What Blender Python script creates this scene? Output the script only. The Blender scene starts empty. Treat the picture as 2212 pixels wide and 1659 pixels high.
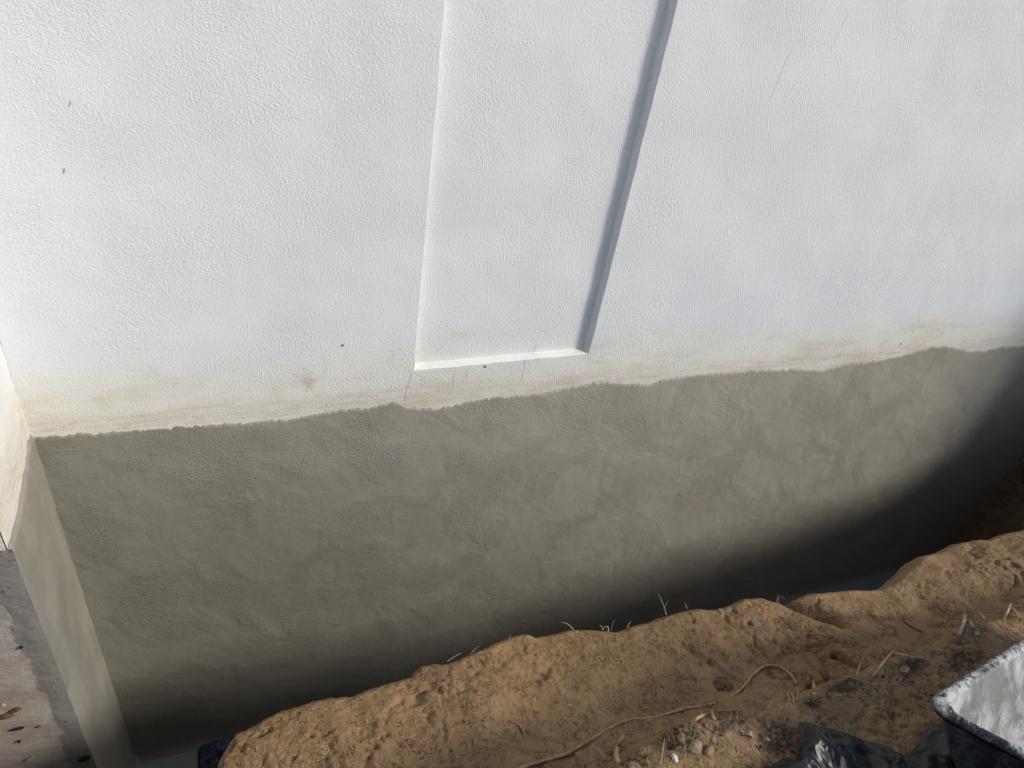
import bpy, math, random
import numpy as np
from mathutils import Vector, Matrix
from mathutils.bvhtree import BVHTree

random.seed(7)
C = bpy.context.scene.collection
SC = bpy.context.scene

# ------------------------------------------------------------------ camera
CAM = Vector((0.0, -1.9, 1.5))
RIGHT = Vector((0.92850492, -0.34028369, 0.14861233))
UP = Vector((0.08067585, 0.57553878, 0.8137853))
FWD = Vector((0.36245002, 0.74361423, -0.56184327))
F = 1473.65 / 2212.0            # focal length / picture width
cd = bpy.data.cameras.new('camera')
cam = bpy.data.objects.new('camera', cd); C.objects.link(cam)
m = Matrix((RIGHT, UP, -FWD)).transposed().to_4x4(); m.translation = CAM
cam.matrix_world = m
cd.sensor_width = 36.0; cd.lens = 36.0 * F
cd.clip_start = 0.05; cd.clip_end = 2000
SC.camera = cam

# ------------------------------------------------------------------ world and sun
SUN_DIR = Vector((1.45, -1.0, 1.25)).normalized()      # towards the sun
elev = math.asin(SUN_DIR.z); az = math.atan2(SUN_DIR.x, SUN_DIR.y)
w = bpy.data.worlds.new("World"); SC.world = w; w.use_nodes = True
nt = w.node_tree; bg = nt.nodes['Background']
sky = nt.nodes.new('ShaderNodeTexSky'); sky.sky_type = 'NISHITA'; sky.sun_disc = False
sky.sun_elevation = elev; sky.sun_rotation = az
sky.air_density = 1.0; sky.dust_density = 1.2; sky.ozone_density = 1.0
nt.links.new(sky.outputs[0], bg.inputs[0]); bg.inputs[1].default_value = 0.135
sd = bpy.data.lights.new('sun', 'SUN'); sd.energy = 2.9; sd.angle = math.radians(12)
sd.color = (1.0, 0.965, 0.91)
so = bpy.data.objects.new('sun', sd); C.objects.link(so); so.location = (4, -4, 6)
so.rotation_euler = SUN_DIR.to_track_quat('Z', 'Y').to_euler()
SC.view_settings.view_transform = 'Standard'; SC.view_settings.look = 'None'
SC.view_settings.gamma = 1; SC.view_settings.exposure = 0.02
SC.view_settings.use_curve_mapping = False

# ------------------------------------------------------------------ numpy noise
_r = np.random.RandomState(11)
_perm = _r.permutation(256).astype(np.int64); _perm = np.concatenate([_perm]*4)
_g = _r.normal(size=(256, 3)); _g /= np.linalg.norm(_g, axis=1)[:, None]
def perlin(P):
    P = np.asarray(P, float); i = np.floor(P).astype(np.int64); f = P - i
    u = f*f*f*(f*(f*6-15)+10); i &= 255; out = 0
    for dx in (0, 1):
        for dy in (0, 1):
            for dz in (0, 1):
                h = _perm[_perm[_perm[(i[..., 0]+dx) & 255]+((i[..., 1]+dy) & 255)]+((i[..., 2]+dz) & 255)]
                g = _g[h]
                d = g[..., 0]*(f[..., 0]-dx)+g[..., 1]*(f[..., 1]-dy)+g[..., 2]*(f[..., 2]-dz)
                wx = u[..., 0] if dx else 1-u[..., 0]
                wy = u[..., 1] if dy else 1-u[..., 1]
                wz = u[..., 2] if dz else 1-u[..., 2]
                out = out + d*wx*wy*wz
    return out * 1.6
def fbm(P, scale, octv=4, gain=.5, seed=0.0):
    s = 0; a = 1.0; t = 0; P = np.asarray(P, float)*scale + seed
    for k in range(octv):
        s = s + a*perlin(P); t += a; a *= gain; P = P*2.03 + 17.3
    return s / t
def ridged(P, scale, octv=3, seed=0.0, gain=.5):
    s = 0; a = 1.0; t = 0; P = np.asarray(P, float)*scale + seed
    for k in range(octv):
        s = s + a*(1-np.abs(perlin(P))*2); t += a; a *= gain; P = P*2.1 + 9.1
    return s / t
def sstep(a, b, x):
    t = np.clip((x-a)/(b-a), 0, 1); return t*t*(3-2*t)

# ------------------------------------------------------------------ helpers
def empty(name, loc=(0, 0, 0)):
    o = bpy.data.objects.new(name, None); C.objects.link(o); o.location = loc
    o.empty_display_size = .1
    return o
def tag(o, label=None, cat=None, group=None, kind=None):
    for k, v in (('label', label), ('category', cat), ('group', group), ('kind', kind)):
        if v: o[k] = v
    return o
def mesh(name, verts, faces, mat, parent=None, smooth=True, loc=None, attrs=None):
    verts = np.asarray(verts, float)
    if loc is None: loc = Vector((0, 0, 0)) if parent is None else None
    off = np.array(parent.location if parent else loc)
    me = bpy.data.meshes.new(name)
    V = verts - off
    faces = np.asarray(faces) if not isinstance(faces, list) else faces
    if isinstance(faces, np.ndarray):
        n = len(faces); k = faces.shape[1]
        me.vertices.add(len(V)); me.vertices.foreach_set('co', V.astype(np.float32).ravel())
        me.loops.add(n*k); me.loops.foreach_set('vertex_index', faces.astype(np.int32).ravel())
        me.polygons.add(n)
        me.polygons.foreach_set('loop_start', np.arange(0, n*k, k, dtype=np.int32))
        me.polygons.foreach_set('loop_total', np.full(n, k, dtype=np.int32))
        me.update(calc_edges=True)
    else:
        me.from_pydata([tuple(v) for v in V], [], faces)
    me.polygons.foreach_set('use_smooth', [smooth]*len(me.polygons))
    if attrs:
        for an, av in attrs.items():
            a = me.attributes.new(an, 'FLOAT', 'POINT'); a.data.foreach_set('value', np.asarray(av, np.float32))
    me.validate(); me.update()
    if mat: me.materials.append(mat)
    o = bpy.data.objects.new(name, me); C.objects.link(o)
    if parent: o.parent = parent
    else: o.location = loc
    return o
def grid_faces(nu, nv):
    i, j = np.meshgrid(np.arange(nu-1), np.arange(nv-1), indexing='ij')
    a = (i*nv+j).ravel()
    return np.stack([a, a+nv, a+nv+1, a+1], 1)
def compact(verts, faces):
    used, inv = np.unique(faces, return_inverse=True)
    return verts[used], inv.reshape(faces.shape), used
def tube_arrays(pts, rads, n=8, rough=0.0, seed=0):
    pts = [Vector(p) for p in pts]; V = []; Fc = []
    rr = random.Random(seed)
    prev = None
    for i, p in enumerate(pts):
        t = (pts[min(i+1, len(pts)-1)]-pts[max(i-1, 0)]).normalized()
        if prev is None:
            a = t.orthogonal().normalized()
        else:
            a = (prev - t*prev.dot(t)).normalized()
        prev = a; b = t.cross(a)
        for k in range(n):
            th = 2*math.pi*k/n; r = rads[i]*(1+rough*(rr.random()-.5))
            V.append(p+(a*math.cos(th)+b*math.sin(th))*r)
    for i in range(len(pts)-1):
        for k in range(n):
            Fc.append((i*n+k, i*n+(k+1) % n, (i+1)*n+(k+1) % n, (i+1)*n+k))
    Fc.append(tuple(range(n))[::-1]); Fc.append(tuple((len(pts)-1)*n+k for k in range(n)))
    return V, Fc
def smooth_path(pts, n=8):
    P = [Vector(p) for p in pts]; P = [P[0]*2-P[1]]+P+[P[-1]*2-P[-2]]; out = []
    for i in range(1, len(P)-2):
        for k in range(n):
            t = k/n
            out.append(.5*((2*P[i])+(P[i+1]-P[i-1])*t+(2*P[i-1]-5*P[i]+4*P[i+1]-P[i+2])*t*t+(3*P[i]-P[i-1]-3*P[i+1]+P[i+2])*t**3))
    out.append(P[-2]); return out

# ------------------------------------------------------------------ materials
class N:
    def __init__(s, name):
        s.m = bpy.data.materials.new(name); s.m.use_nodes = True; s.t = s.m.node_tree
        s.b = s.t.nodes['Principled BSDF']; s.b.inputs['Specular IOR Level'].default_value = .3
        s.co = s.t.nodes.new('ShaderNodeNewGeometry').outputs['Position']
    def n(s, typ, **kw):
        x = s.t.nodes.new(typ)
        for k, v in kw.items(): setattr(x, k, v)
        return x
    def put(s, sock, v):
        if isinstance(v, bpy.types.NodeSocket): s.t.links.new(v, sock)
        elif isinstance(v, (tuple, list)) and len(v) == 3 and sock.type == 'RGBA': sock.default_value = (*v, 1)
        else: sock.default_value = v
    def noise(s, scale, detail=3, rough=.5, dist=0, vec=None, stretch=None, rot=None, col=False):
        v = vec or s.co
        if stretch or rot:
            mp = s.n('ShaderNodeMapping'); s.put(mp.inputs[0], v)
            if stretch: mp.inputs['Scale'].default_value = stretch
            if rot: mp.inputs['Rotation'].default_value = rot
            v = mp.outputs[0]
        x = s.n('ShaderNodeTexNoise'); s.put(x.inputs['Vector'], v)
        x.inputs['Scale'].default_value = scale; x.inputs['Detail'].default_value = detail
        x.inputs['Roughness'].default_value = rough; x.inputs['Distortion'].default_value = dist
        return x.outputs[1 if col else 0]
    def voro(s, scale, feature='F1', rnd=1.0, vec=None):
        x = s.n('ShaderNodeTexVoronoi'); x.feature = feature; s.put(x.inputs['Vector'], vec or s.co)
        x.inputs['Scale'].default_value = scale; x.inputs['Randomness'].default_value = rnd
        return x.outputs[0]
    def ramp(s, v, lo, hi, a=0.0, b=1.0):
        x = s.n('ShaderNodeMapRange'); x.interpolation_type = 'SMOOTHSTEP'; s.put(x.inputs[0], v)
        s.put(x.inputs[1], lo); s.put(x.inputs[2], hi); s.put(x.inputs[3], a); s.put(x.inputs[4], b)
        return x.outputs[0]
    def math(s, op, a, b=0.0):
        x = s.n('ShaderNodeMath', operation=op); s.put(x.inputs[0], a); s.put(x.inputs[1], b); return x.outputs[0]
    def mix(s, f, a, b, mode='MIX'):
        x = s.n('ShaderNodeMix', data_type='RGBA', blend_type=mode)
        s.put(x.inputs[0], f); s.put(x.inputs[6], a); s.put(x.inputs[7], b); return x.outputs[2]
    def bump(s, h, dist, strength=1.0, prev=None):
        x = s.n('ShaderNodeBump'); s.put(x.inputs['Height'], h); x.inputs['Distance'].default_value = dist
        x.inputs['Strength'].default_value = strength
        if prev is not None: s.put(x.inputs['Normal'], prev)
        return x.outputs[0]
    def xyz(s):
        x = s.n('ShaderNodeSeparateXYZ'); s.put(x.inputs[0], s.co); return x.outputs
    def attr(s, name):
        x = s.n('ShaderNodeAttribute'); x.attribute_name = name; return x.outputs['Fac']
    def warp(s, scale, amt, vec=None):
        c = s.noise(scale, 2, col=True)
        x = s.n('ShaderNodeVectorMath', operation='SUBTRACT'); s.put(x.inputs[0], c); x.inputs[1].default_value = (.5, .5, .5)
        y = s.n('ShaderNodeVectorMath', operation='SCALE'); s.put(y.inputs[0], x.outputs[0]); y.inputs['Scale'].default_value = amt
        z = s.n('ShaderNodeVectorMath', operation='ADD'); s.put(z.inputs[0], vec or s.co); s.put(z.inputs[1], y.outputs[0])
        return z.outputs[0]
    def out(s, col=None, rough=None, nrm=None, **kw):
        if col is not None: s.put(s.b.inputs['Base Color'], col)
        if rough is not None: s.put(s.b.inputs['Roughness'], rough)
        if nrm is not None: s.put(s.b.inputs['Normal'], nrm)
        for k, v in kw.items(): s.put(s.b.inputs[k.replace('_', ' ')], v)
        return s.m

def mat_white(name='white_stucco', stain=True, tint=(.765, .785, .795)):
    k = N(name); X, Y, Z = k.xyz()
    big = k.noise(1.3, 4, .55); mid = k.noise(6, 4, .6)
    col = k.mix(k.ramp(big, .35, .7), tint, tuple(c*.985 for c in tint))
    col = k.mix(k.ramp(mid, .5, .8, 0, .10), col, (.70, .715, .73))
    sm = k.noise(60, 4, .7)
    # small grey scuffs
    sc = k.math('MULTIPLY', k.ramp(k.noise(9, 5, .7, .6), .66, .74), k.ramp(sm, .4, .6))
    col = k.mix(k.math('MULTIPLY', sc, .22), col, (.5, .5, .48))
    if stain:
        zz = k.math('ADD', Z, k.math('MULTIPLY', k.math('SUBTRACT', k.noise(2.6, 4, .6, 0, stretch=(.7, 1, 1.6)), .5), .26))
        band = k.ramp(zz, .33, .08)
        col = k.mix(k.math('MULTIPLY', band, .85), col, (.755, .73, .64))
        patch = k.math('MULTIPLY', k.ramp(k.noise(5, 6, .7, .2, stretch=(.55, 1, 1.8)), .47, .68), k.ramp(zz, .29, .12))
        col = k.mix(k.math('MULTIPLY', patch, .65), col, (.60, .545, .42))
        p2 = k.math('MULTIPLY', k.ramp(k.noise(7, 6, .75, .3, rot=(0, .5, 0)), .56, .70), k.ramp(zz, .30, .16))
        col = k.mix(k.math('MULTIPLY', p2, .6), col, (.50, .45, .32))
        low = k.ramp(k.math('ADD', Z, k.math('MULTIPLY', k.math('SUBTRACT', k.noise(4, 5, .65, 0, stretch=(.5, 1, 2)), .5), .10)), .115, .05)
        st = k.noise(9, 6, .7, .2, stretch=(.35, 1, 3.5))
        col = k.mix(k.math('MULTIPLY', low, k.ramp(st, .36, .66, .05, .75)), col, (.62, .55, .46))
        ln = k.ramp(k.math('ABSOLUTE', k.math('SUBTRACT', k.noise(6, 5, .7, 0, stretch=(.25, 1, 4), rot=(0, .03, 0)), .52)), 0, .03, 1, 0)
        col = k.mix(k.math('MULTIPLY', k.math('MULTIPLY', ln, low), .4), col, (.50, .37, .24))
        sp = k.math('MULTIPLY', low, k.ramp(k.noise(38, 6, .8, 0, stretch=(.6, 1, 2)), .60, .70, 0, .75))
        col = k.mix(sp, col, (.26, .18, .12))
        fl_ = k.math('MULTIPLY', k.ramp(Z, .07, .03), k.ramp(k.noise(50, 5, .75), .52, .6))
        col = k.mix(k.math('MULTIPLY', fl_, .7), col, (.74, .68, .64))
        spk = k.ramp(k.noise(90, 2, .5), .74, .78, 0, .5)
        col = k.mix(spk, col, (.45, .42, .37))
    h = k.noise(190, 4, .6, 0, stretch=(1.0, 1, 1.5), rot=(0, .7, 0))
    h2 = k.noise(95, 3, .6, .2, stretch=(1.6, 1, 1), rot=(0, .35, 0))
    v = k.ramp(k.voro(55), .0, .22, 1, 0)
    drop = k.math('MULTIPLY', v, k.ramp(k.noise(16, 2), .55, .7))
    amp = k.ramp(k.noise(3.5, 3), .35, .65, .6, 1.0)
    hh = k.math('MULTIPLY', k.math('ADD', k.math('ADD', h, k.math('MULTIPLY', h2, .7)), k.math('MULTIPLY', drop, .35)), amp)
    nb = k.bump(hh, .0050, .75)
    
    return k.out(col, .75, nb)

def mat_parge():
    k = N('cement_render'); X, Y, Z = k.xyz()
    a = k.noise(2.3, 4, .6, .3); b = k.noise(7, 4, .6, .8)
    col = k.mix(k.ramp(a, .35, .65), (.370, .349, .280), (.350, .318, .252))
    col = k.mix(k.ramp(b, .4, .7, 0, .7), col, (.345, .322, .27))
    swv = k.warp(2.2, .9)
    sw = k.noise(5, 5, .65, .5, vec=swv, stretch=(1, 1, 2.0), rot=(0, .5, 0))
    col = k.mix(k.ramp(sw, .45, .85, 0, .3), col, (.385, .368, .31))
    dk = k.noise(3.1, 3, .5, 0, rot=(1, 2, 3))
    col = k.mix(k.ramp(dk, .42, .75, 0, .3), col, (.235, .210, .17))
    shaded = k.ramp(k.math('ADD', k.math('ADD', X, k.math('MULTIPLY', Z, 1.1)), k.math('MULTIPLY', k.math('SUBTRACT', k.noise(1.1, 4, .6), .5), 2.2)), -1.1, 1.3)
    col = k.mix(k.math('MULTIPLY', k.math('SUBTRACT', 1.0, shaded), .95), col, (.198, .186, .146))  # soft shade painted into the colour, darkening the render towards its lower left
    fg = k.noise(160, 4, .7)
    col = k.mix(k.ramp(fg, .35, .7, 0, .22), col, (.40, .385, .33))
    col = k.mix(k.ramp(k.noise(75, 5, .75), .68, .76, 0, .5), col, (.13, .115, .09))
    wv = k.warp(1.7, .35)
    h1 = k.noise(95, 4, .65, .3, vec=wv, stretch=(1, 1, 2.4), rot=(0, .6, 0))
    h2 = k.noise(230, 2, .5)
    h3 = k.noise(22, 3, .5, .3, vec=wv)
    amp = k.ramp(k.noise(4, 3, .5, .5), .4, .62, .25, 1.0)
    hh = k.math('ADD', k.math('MULTIPLY', k.math('ADD', h1, k.math('MULTIPLY', h2, .5)), amp), k.math('MULTIPLY', h3, .5))
    nb = k.bump(hh, .0055, .9)
    return k.out(col, k.ramp(b, .3, .7, .6, .8), nb)

def mat_parge_side():
    k = N('cement_render_brushed')
    a = k.noise(6, 5, .65, .5, stretch=(1, 1.2, .28))
    b = k.noise(26, 5, .7, .8, stretch=(1, 1, .12), rot=(.12, 0, 0))
    col = k.mix(k.ramp(a, .36, .6), (.31, .29, .245), (.265, .24, .20))
    col = k.mix(k.ramp(b, .5, .75, 0, .4), col, (.37, .35, .29))
    c = k.noise(3, 4, .6, 0, stretch=(1, 1, .5), rot=(2, 1, 0))
    col = k.mix(k.ramp(c, .5, .62, 0, .5), col, (.2, .2, .165))
    hh = k.math('ADD', k.math('MULTIPLY', b, .8), k.noise(200, 2))
    return k.out(col, .6, k.bump(hh, .003, .6))

def mat_raw():
    k = N('raw_concrete'); X, Y, Z = k.xyz()
    a = k.noise(4, 5, .65, .5, stretch=(1, 1, 1.8)); b = k.noise(14, 5, .7, .5)
    col = k.mix(k.ramp(a, .38, .62), (.40, .345, .285), (.33, .275, .22))
    col = k.mix(k.ramp(b, .45, .8, 0, .5), col, (.44, .41, .36))
    col = k.mix(k.math('MULTIPLY', k.ramp(X, -.75, -.68), k.ramp(b, .4, .6, 0, .6)), col, (.47, .45, .41))
    # smeared mortar left beside the arris
    e = k.math('ADD', k.math('ADD', X, .605), k.math('MULTIPLY', k.math('SUBTRACT', k.noise(9, 5, .65), .5), .10))
    sm = k.ramp(e, -.055, -.045)
    col = k.mix(sm, col, (.245, .232, .20))
    col = k.mix(k.math('MULTIPLY', sm, k.ramp(k.noise(70, 5, .75), .55, .68, 0, .7)), col, (.12, .105, .09))
    ed = k.math('MULTIPLY', k.ramp(e, -.062, -.052), k.ramp(e, -.042, -.052))
    col = k.mix(k.math('MULTIPLY', ed, k.ramp(b, .4, .6, .0, .15)), col, (.16, .14, .12))
    tp = k.math('MULTIPLY', k.ramp(Z, -.14, -.05), k.ramp(k.noise(60, 4, .7), .45, .6))
    col = k.mix(tp, col, (.13, .11, .1))
    sp = k.ramp(k.noise(13, 4, .6, .6, stretch=(1, 1, 1.7)), .70, .725)
    col = k.mix(sp, col, (.05, .045, .04))
    hh = k.math('ADD', k.math('MULTIPLY', sm, .25), k.math('ADD', k.math('MULTIPLY', b, .8), k.math('MULTIPLY', k.noise(120, 4, .65), .5)))
    return k.out(col, .8, k.bump(hh, .006, .6))

def mat_clay():
    k = N('wet_clay'); X, Y, Z = k.xyz()
    a = k.noise(3, 4, .6, .4); b = k.noise(11, 5, .65, .5); c = k.noise(45, 5, .7, .3); d = k.noise(170, 3, .6)
    col = k.mix(k.ramp(a, .35, .65), (.300, .184, .085), (.264, .157, .070))
    col = k.mix(k.ramp(b, .42, .72, 0, .75), col, (.34, .218, .108))
    col = k.mix(k.ramp(c, .56, .72, 0, .55), col, (.17, .098, .046))
    col = k.mix(k.ramp(c, .28, .42, .45, 0), col, (.36, .245, .13))
    gr = k.ramp(k.noise(5, 3, .5, 0, rot=(1, 1, 1)), .6, .74, 0, .35)
    col = k.mix(gr, col, (.25, .215, .15))
    # curved hairline cracks and crumbs
    wv = k.warp(9, .12)
    cr = k.math('ABSOLUTE', k.math('SUBTRACT', k.noise(26, 3, .55, 1.2, vec=wv), .5))
    crm = k.math('MULTIPLY', k.ramp(cr, .0, .014, 1, 0), k.ramp(k.noise(13, 3, .6), .46, .58))
    cr2 = k.math('ABSOLUTE', k.math('SUBTRACT', k.noise(58, 3, .6, .9, vec=wv), .5))
    crm2 = k.math('MULTIPLY', k.ramp(cr2, .0, .02, 1, 0), k.ramp(k.noise(19, 3, .6, rot=(2, 0, 1)), .48, .6))
    cra = k.math('MAXIMUM', crm, crm2)
    col = k.mix(k.math('MULTIPLY', cra, .8), col, (.075, .042, .02))
    # topsoil, and shade painted over the trench end
    so_ = k.attr('topsoil')
    sn = k.math('MULTIPLY', so_, k.ramp(k.noise(12, 5, .7, .3), .42, .55))
    tcol = k.mix(k.ramp(k.noise(90, 4, .7), .4, .66), (.030, .020, .015), (.20, .15, .10))
    col = k.mix(sn, col, tcol)
    sm = k.attr('smooth')
    hh = k.math('ADD', k.math('MULTIPLY', c, 1.0), k.math('MULTIPLY', d, .22))
    hh = k.math('SUBTRACT', hh, k.math('MULTIPLY', cra, .8))
    hh = k.math('ADD', hh, k.math('MULTIPLY', sn, k.math('MULTIPLY', k.noise(120, 4, .75), 1.6)))
    hh = k.math('MULTIPLY', hh, k.math('SUBTRACT', 1.0, k.math('MULTIPLY', sm, .7)))
    nb = k.bump(hh, .014, .9)
    rg = k.ramp(b, .3, .7, .42, .7)
    return k.out(col, rg, nb, Specular_IOR_Level=.35)

def mat_simple(name, a, b, scale=20, rough=.7, bump=.001, bscale=80, spec=.3, stretch=None):
    k = N(name)
    n = k.noise(scale, 4, .65, .3, stretch=stretch)
    col = k.mix(k.ramp(n, .35, .65), a, b)
    return k.out(col, rough, k.bump(k.noise(bscale, 3, .6), bump, .8), Specular_IOR_Level=spec)

def mat_film(name='black_film'):
    k = N(name)
    d = k.math('MULTIPLY', k.ramp(k.noise(11, 5, .7, .8), .53, .70), k.ramp(k.noise(60, 4, .7), .4, .65))
    col = k.mix(k.math('MULTIPLY', d, .8), (.006, .0065, .008), (.20, .17, .12))
    r = k.math('ADD', k.ramp(k.noise(7, 4, .6), .3, .7, .36, .52), k.math('MULTIPLY', d, .4))
    nb = k.bump(k.noise(22, 3, .55, .4, stretch=(1, 2.2, 1)), .004, .35)
    return k.out(col, r, nb, Specular_IOR_Level=.45)

def mat_tub(inner=True):
    k = N('cement_crusted_plastic' if inner else 'black_tub_plastic')
    a = k.noise(9, 5, .7, .8, stretch=(1.3, 1.3, .7)); b = k.noise(70, 4, .7, .5); c = k.noise(4, 4, .6, .3)
    if inner:
        col = k.mix(k.ramp(a, .38, .64), (.19, .185, .17), (.50, .49, .48))
        col = k.mix(k.ramp(c, .5, .62, 0, .6), col, (.25, .24, .215))
        col = k.mix(k.ramp(b, .60, .68, 0, .7), col, (.10, .105, .12))
        col = k.mix(k.ramp(k.noise(150, 3, .6), .68, .76, 0, .6), col, (.8, .79, .77))
        hh = k.math('ADD', a, k.math('MULTIPLY', b, .5))
        return k.out(col, .75, k.bump(hh, .006, .7))
    m_ = k.math('MULTIPLY', k.ramp(a, .40, .56), k.ramp(b, .36, .56))
    m_ = k.math('MULTIPLY', m_, k.attr('crust'))
    col = k.mix(m_, (.014, .015, .018), (.50, .50, .48))
    return k.out(col, k.math('ADD', .42, k.math('MULTIPLY', m_, .35)), k.bump(b, .002, .6), Specular_IOR_Level=.4)

M = dict(scuff=mat_simple('grey_scuff', (.56, .57, .58), (.68, .69, .70), 30, .8, .0005, 100), crack=mat_simple('crack_line', (.58, .55, .49), (.66, .63, .58), 30, .9, .0005, 100), blocker=mat_simple('dark_timber', (.07, .045, .03), (.04, .026, .018), 9, .8, .002, 60, stretch=(6, 6, .5)), white=mat_white(), white_sunlit=mat_white('white_stucco_sun_tint', True, (.80, .80, .79)), parge=mat_parge(), side=mat_parge_side(), raw=mat_raw(),  # return stucco tinted lighter and warmer, its sunlight put into the colour
         clay=mat_clay(), film=mat_film(), tub_in=mat_tub(True), tub_out=mat_tub(False),
         root=mat_simple('brown_root', (.34, .19, .085), (.52, .34, .18), 60, .7, .0008, 200),
         bark=mat_simple('rusty_root', (.20, .095, .045), (.36, .20, .10), 60, .7, .0008, 200),
         pale=mat_simple('pale_root', (.55, .43, .28), (.38, .28, .17), 90, .7, .0008, 200),
         wood=mat_simple('grey_twig', (.42, .36, .29), (.25, .20, .16), 90, .8, .001, 150),
         grass=mat_simple('grass_blades', (.20, .20, .07), (.42, .36, .19), 50, .6, .0003, 100),
         leaf=mat_simple('dry_leaf', (.36, .27, .20), (.24, .16, .11), 60, .7, .001, 90),
         stone=mat_simple('muddy_stone', (.30, .21, .12), (.18, .12, .07), 40, .75, .002, 90),
         slate=mat_simple('blue_grey_stone', (.15, .16, .145), (.19, .165, .12), 40, .7, .002, 90),
         chip=mat_simple('white_chip', (.75, .72, .64), (.5, .46, .38), 80, .5, .001, 200),
         soil=mat_simple('dark_soil', (.055, .036, .024), (.13, .088, .055), 60, .85, .005, 130),
         mud=mat_simple('mud_blob', (.20, .11, .05), (.12, .065, .03), 60, .6, .003, 130),
         tar=mat_simple('black_scrap', (.012, .011, .014), (.03, .028, .03), 60, .5, .003, 130),
         footing=mat_simple('smooth_concrete', (.33, .325, .285), (.27, .27, .235), 7, .6, .002, 90),
         silt=mat_simple('silty_water', (.26, .158, .062), (.22, .13, .05), 6, .5, .0008, 12, .5))

# ------------------------------------------------------------------ the house wall
TOP = [(-0.607,0.021),(-0.531,0.02),(-0.447,0.014),(-0.321,0.013),(-0.19,0.014),(-0.109,0.004),(0.032,0.001),(0.15,-0.0),(0.241,0.011),(0.303,0.017),(0.399,0.016),(0.48,0.027),(0.549,-0.002),(0.654,-0.018),(0.759,-0.0),(0.849,0.011),(0.924,0.005),(1.078,0.009),(1.194,0.026),(1.294,0.038),(1.404,0.021),(1.54,0.002),(1.626,0.018),(1.714,0.028),(1.904,0.027),(2.107,0.021),(2.322,0.01),(2.5,-0.014),(2.627,0.015),(2.777,0.01),(2.949,0.028),(3.073,0.053),(3.208,0.068),(3.317,0.055),(3.441,0.026),(3.589,0.015),(3.687,0.028),(3.886,0.019),(4.2,.02),(5,.01)]
XL, XR, ZB = .547, 1.222, .160; RD = .032; RUN = .008; XC = -.605; YO = -.392; XE = 6.2; ZT = 3.4; ZF = -1.868
house = tag(empty('house_wall', (XC, 0, ZF)), 'white stucco house wall with tall recessed panel, above a grey cement rendered foundation', 'wall')
def axis(a, b, fine, step, fstep):
    s = set(np.round(np.arange(a, b+1e-6, step), 4).tolist())
    for f in fine: s |= set(np.round(np.arange(f-.014, f+.017, fstep), 4).tolist())
    s = np.array(sorted(s)); return s[(s >= a-1e-9) & (s <= b+1e-9)]
xs = axis(XC, XE, (XL, XR), .016, .0016); zs = axis(-.12, ZT, (ZB, ZB+.015), .016, .0016)
X, Z = np.meshgrid(xs, zs, indexing='ij'); P = np.stack([X, X*0, Z], -1)
jit = lambda s, a=.0022: fbm(P, 9, 4, .65, s)*a*2
dist = np.minimum(np.minimum(X-XL+jit(1, .0012), XR-X+jit(5, .003)), (Z-ZB)-.022*(X-XL)+jit(9, .0022))
yy = np.clip(dist/RUN, 0, 1)*RD
yy += fbm(P, 2.2, 3, .5, 3)*.004 + fbm(P, 14, 2, .5, 8)*.0006
V = np.stack([X, yy, Z], -1).reshape(-1, 3); FF = grid_faces(len(xs), len(zs))[:, ::-1]
FF = FF[:, ::-1] if False else FF
inside = (dist.reshape(-1) > RUN*.999)[FF].all(1)
def wallmesh(name, mask, mat):
    v, f, _ = compact(V, FF[mask]); return mesh(name, v, f[:, ::-1], mat, house)
wallmesh('stucco_wall', ~inside, M['white']); wallmesh('recessed_panel', inside, M['white'])
# cement render below
xs = np.concatenate([np.arange(XC, 3.0, .005), np.arange(3.004, 4.9, .012), np.arange(4.91, XE, .1)]); n = 110
tz = np.interp(xs, [p[0] for p in TOP], [p[1] for p in TOP])
tz = tz + fbm(np.stack([xs, xs*0, xs*0], -1), 22, 5, .7, 4)*.016 + fbm(np.stack([xs, xs*0, xs*0], -1), 80, 3, .7, 2)*.012
s = np.concatenate([[0, .0015, .003, .006, .01], np.linspace(.018, 1, n)])
X, S = np.meshgrid(xs, s, indexing='ij'); Tz = tz[:, None]+X*0
Zr = Tz - S*(Tz-ZF); depth = (Tz-Zr)
P = np.stack([X, X*0, Zr], -1)
th = .0005 + .0032*sstep(0, .006, depth) + .004*sstep(.01, .3, depth)
yy = -th - fbm(P, 3.0, 4, .5, 2)*.006 - fbm(P, 16, 3, .5, 5)*.0011
yy -= .03*np.exp(-(Zr-ZF)/.018)        # cove at the footing
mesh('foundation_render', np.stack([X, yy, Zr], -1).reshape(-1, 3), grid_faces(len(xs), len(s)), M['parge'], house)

# ------------------------------------------------------------------ projecting corner on the left
RB = [(-0.0, .03), (-.036, .036), (-.087, .019), (-.136, .005), (-.211, -.013), (-.275, -.027), (-.323, -.026), (-.366, -.028), (-.40, -.03)]
wing = tag(empty('house_corner', (XC, YO, ZF)), 'projecting house corner at left edge, white stucco over brushed grey render and raw stained concrete', 'wall')
ys = np.linspace(0.0, YO-.002, 70); zs = np.arange(-.06, ZT, .03)
Y, Z = np.meshgrid(ys, zs, indexing='ij'); P = np.stack([Y*0+XC, Y, Z], -1)
rb = np.interp(-Y, [-p[0] for p in RB], [p[1] for p in RB])
Z2 = np.where(Z < .1, Z, Z)
V = np.stack([XC+fbm(P, 5, 3)*.003, Y, Z2], -1).reshape(-1, 3)
mesh('stucco_return', V, grid_faces(len(ys), len(zs))[:, ::-1], M['white_sunlit'], wing)
s = np.concatenate([[0, .002, .005, .01], np.linspace(.02, 1, 90)])
Y, S = np.meshgrid(ys, s, indexing='ij')
rb = np.interp(-Y, [-p[0] for p in RB], [p[1] for p in RB]) + fbm(np.stack([Y*0, Y, Y*0], -1), 30, 3)*.008
Z = rb - S*(rb-ZF); P = np.stack([Y*0, Y, Z], -1)
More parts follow.
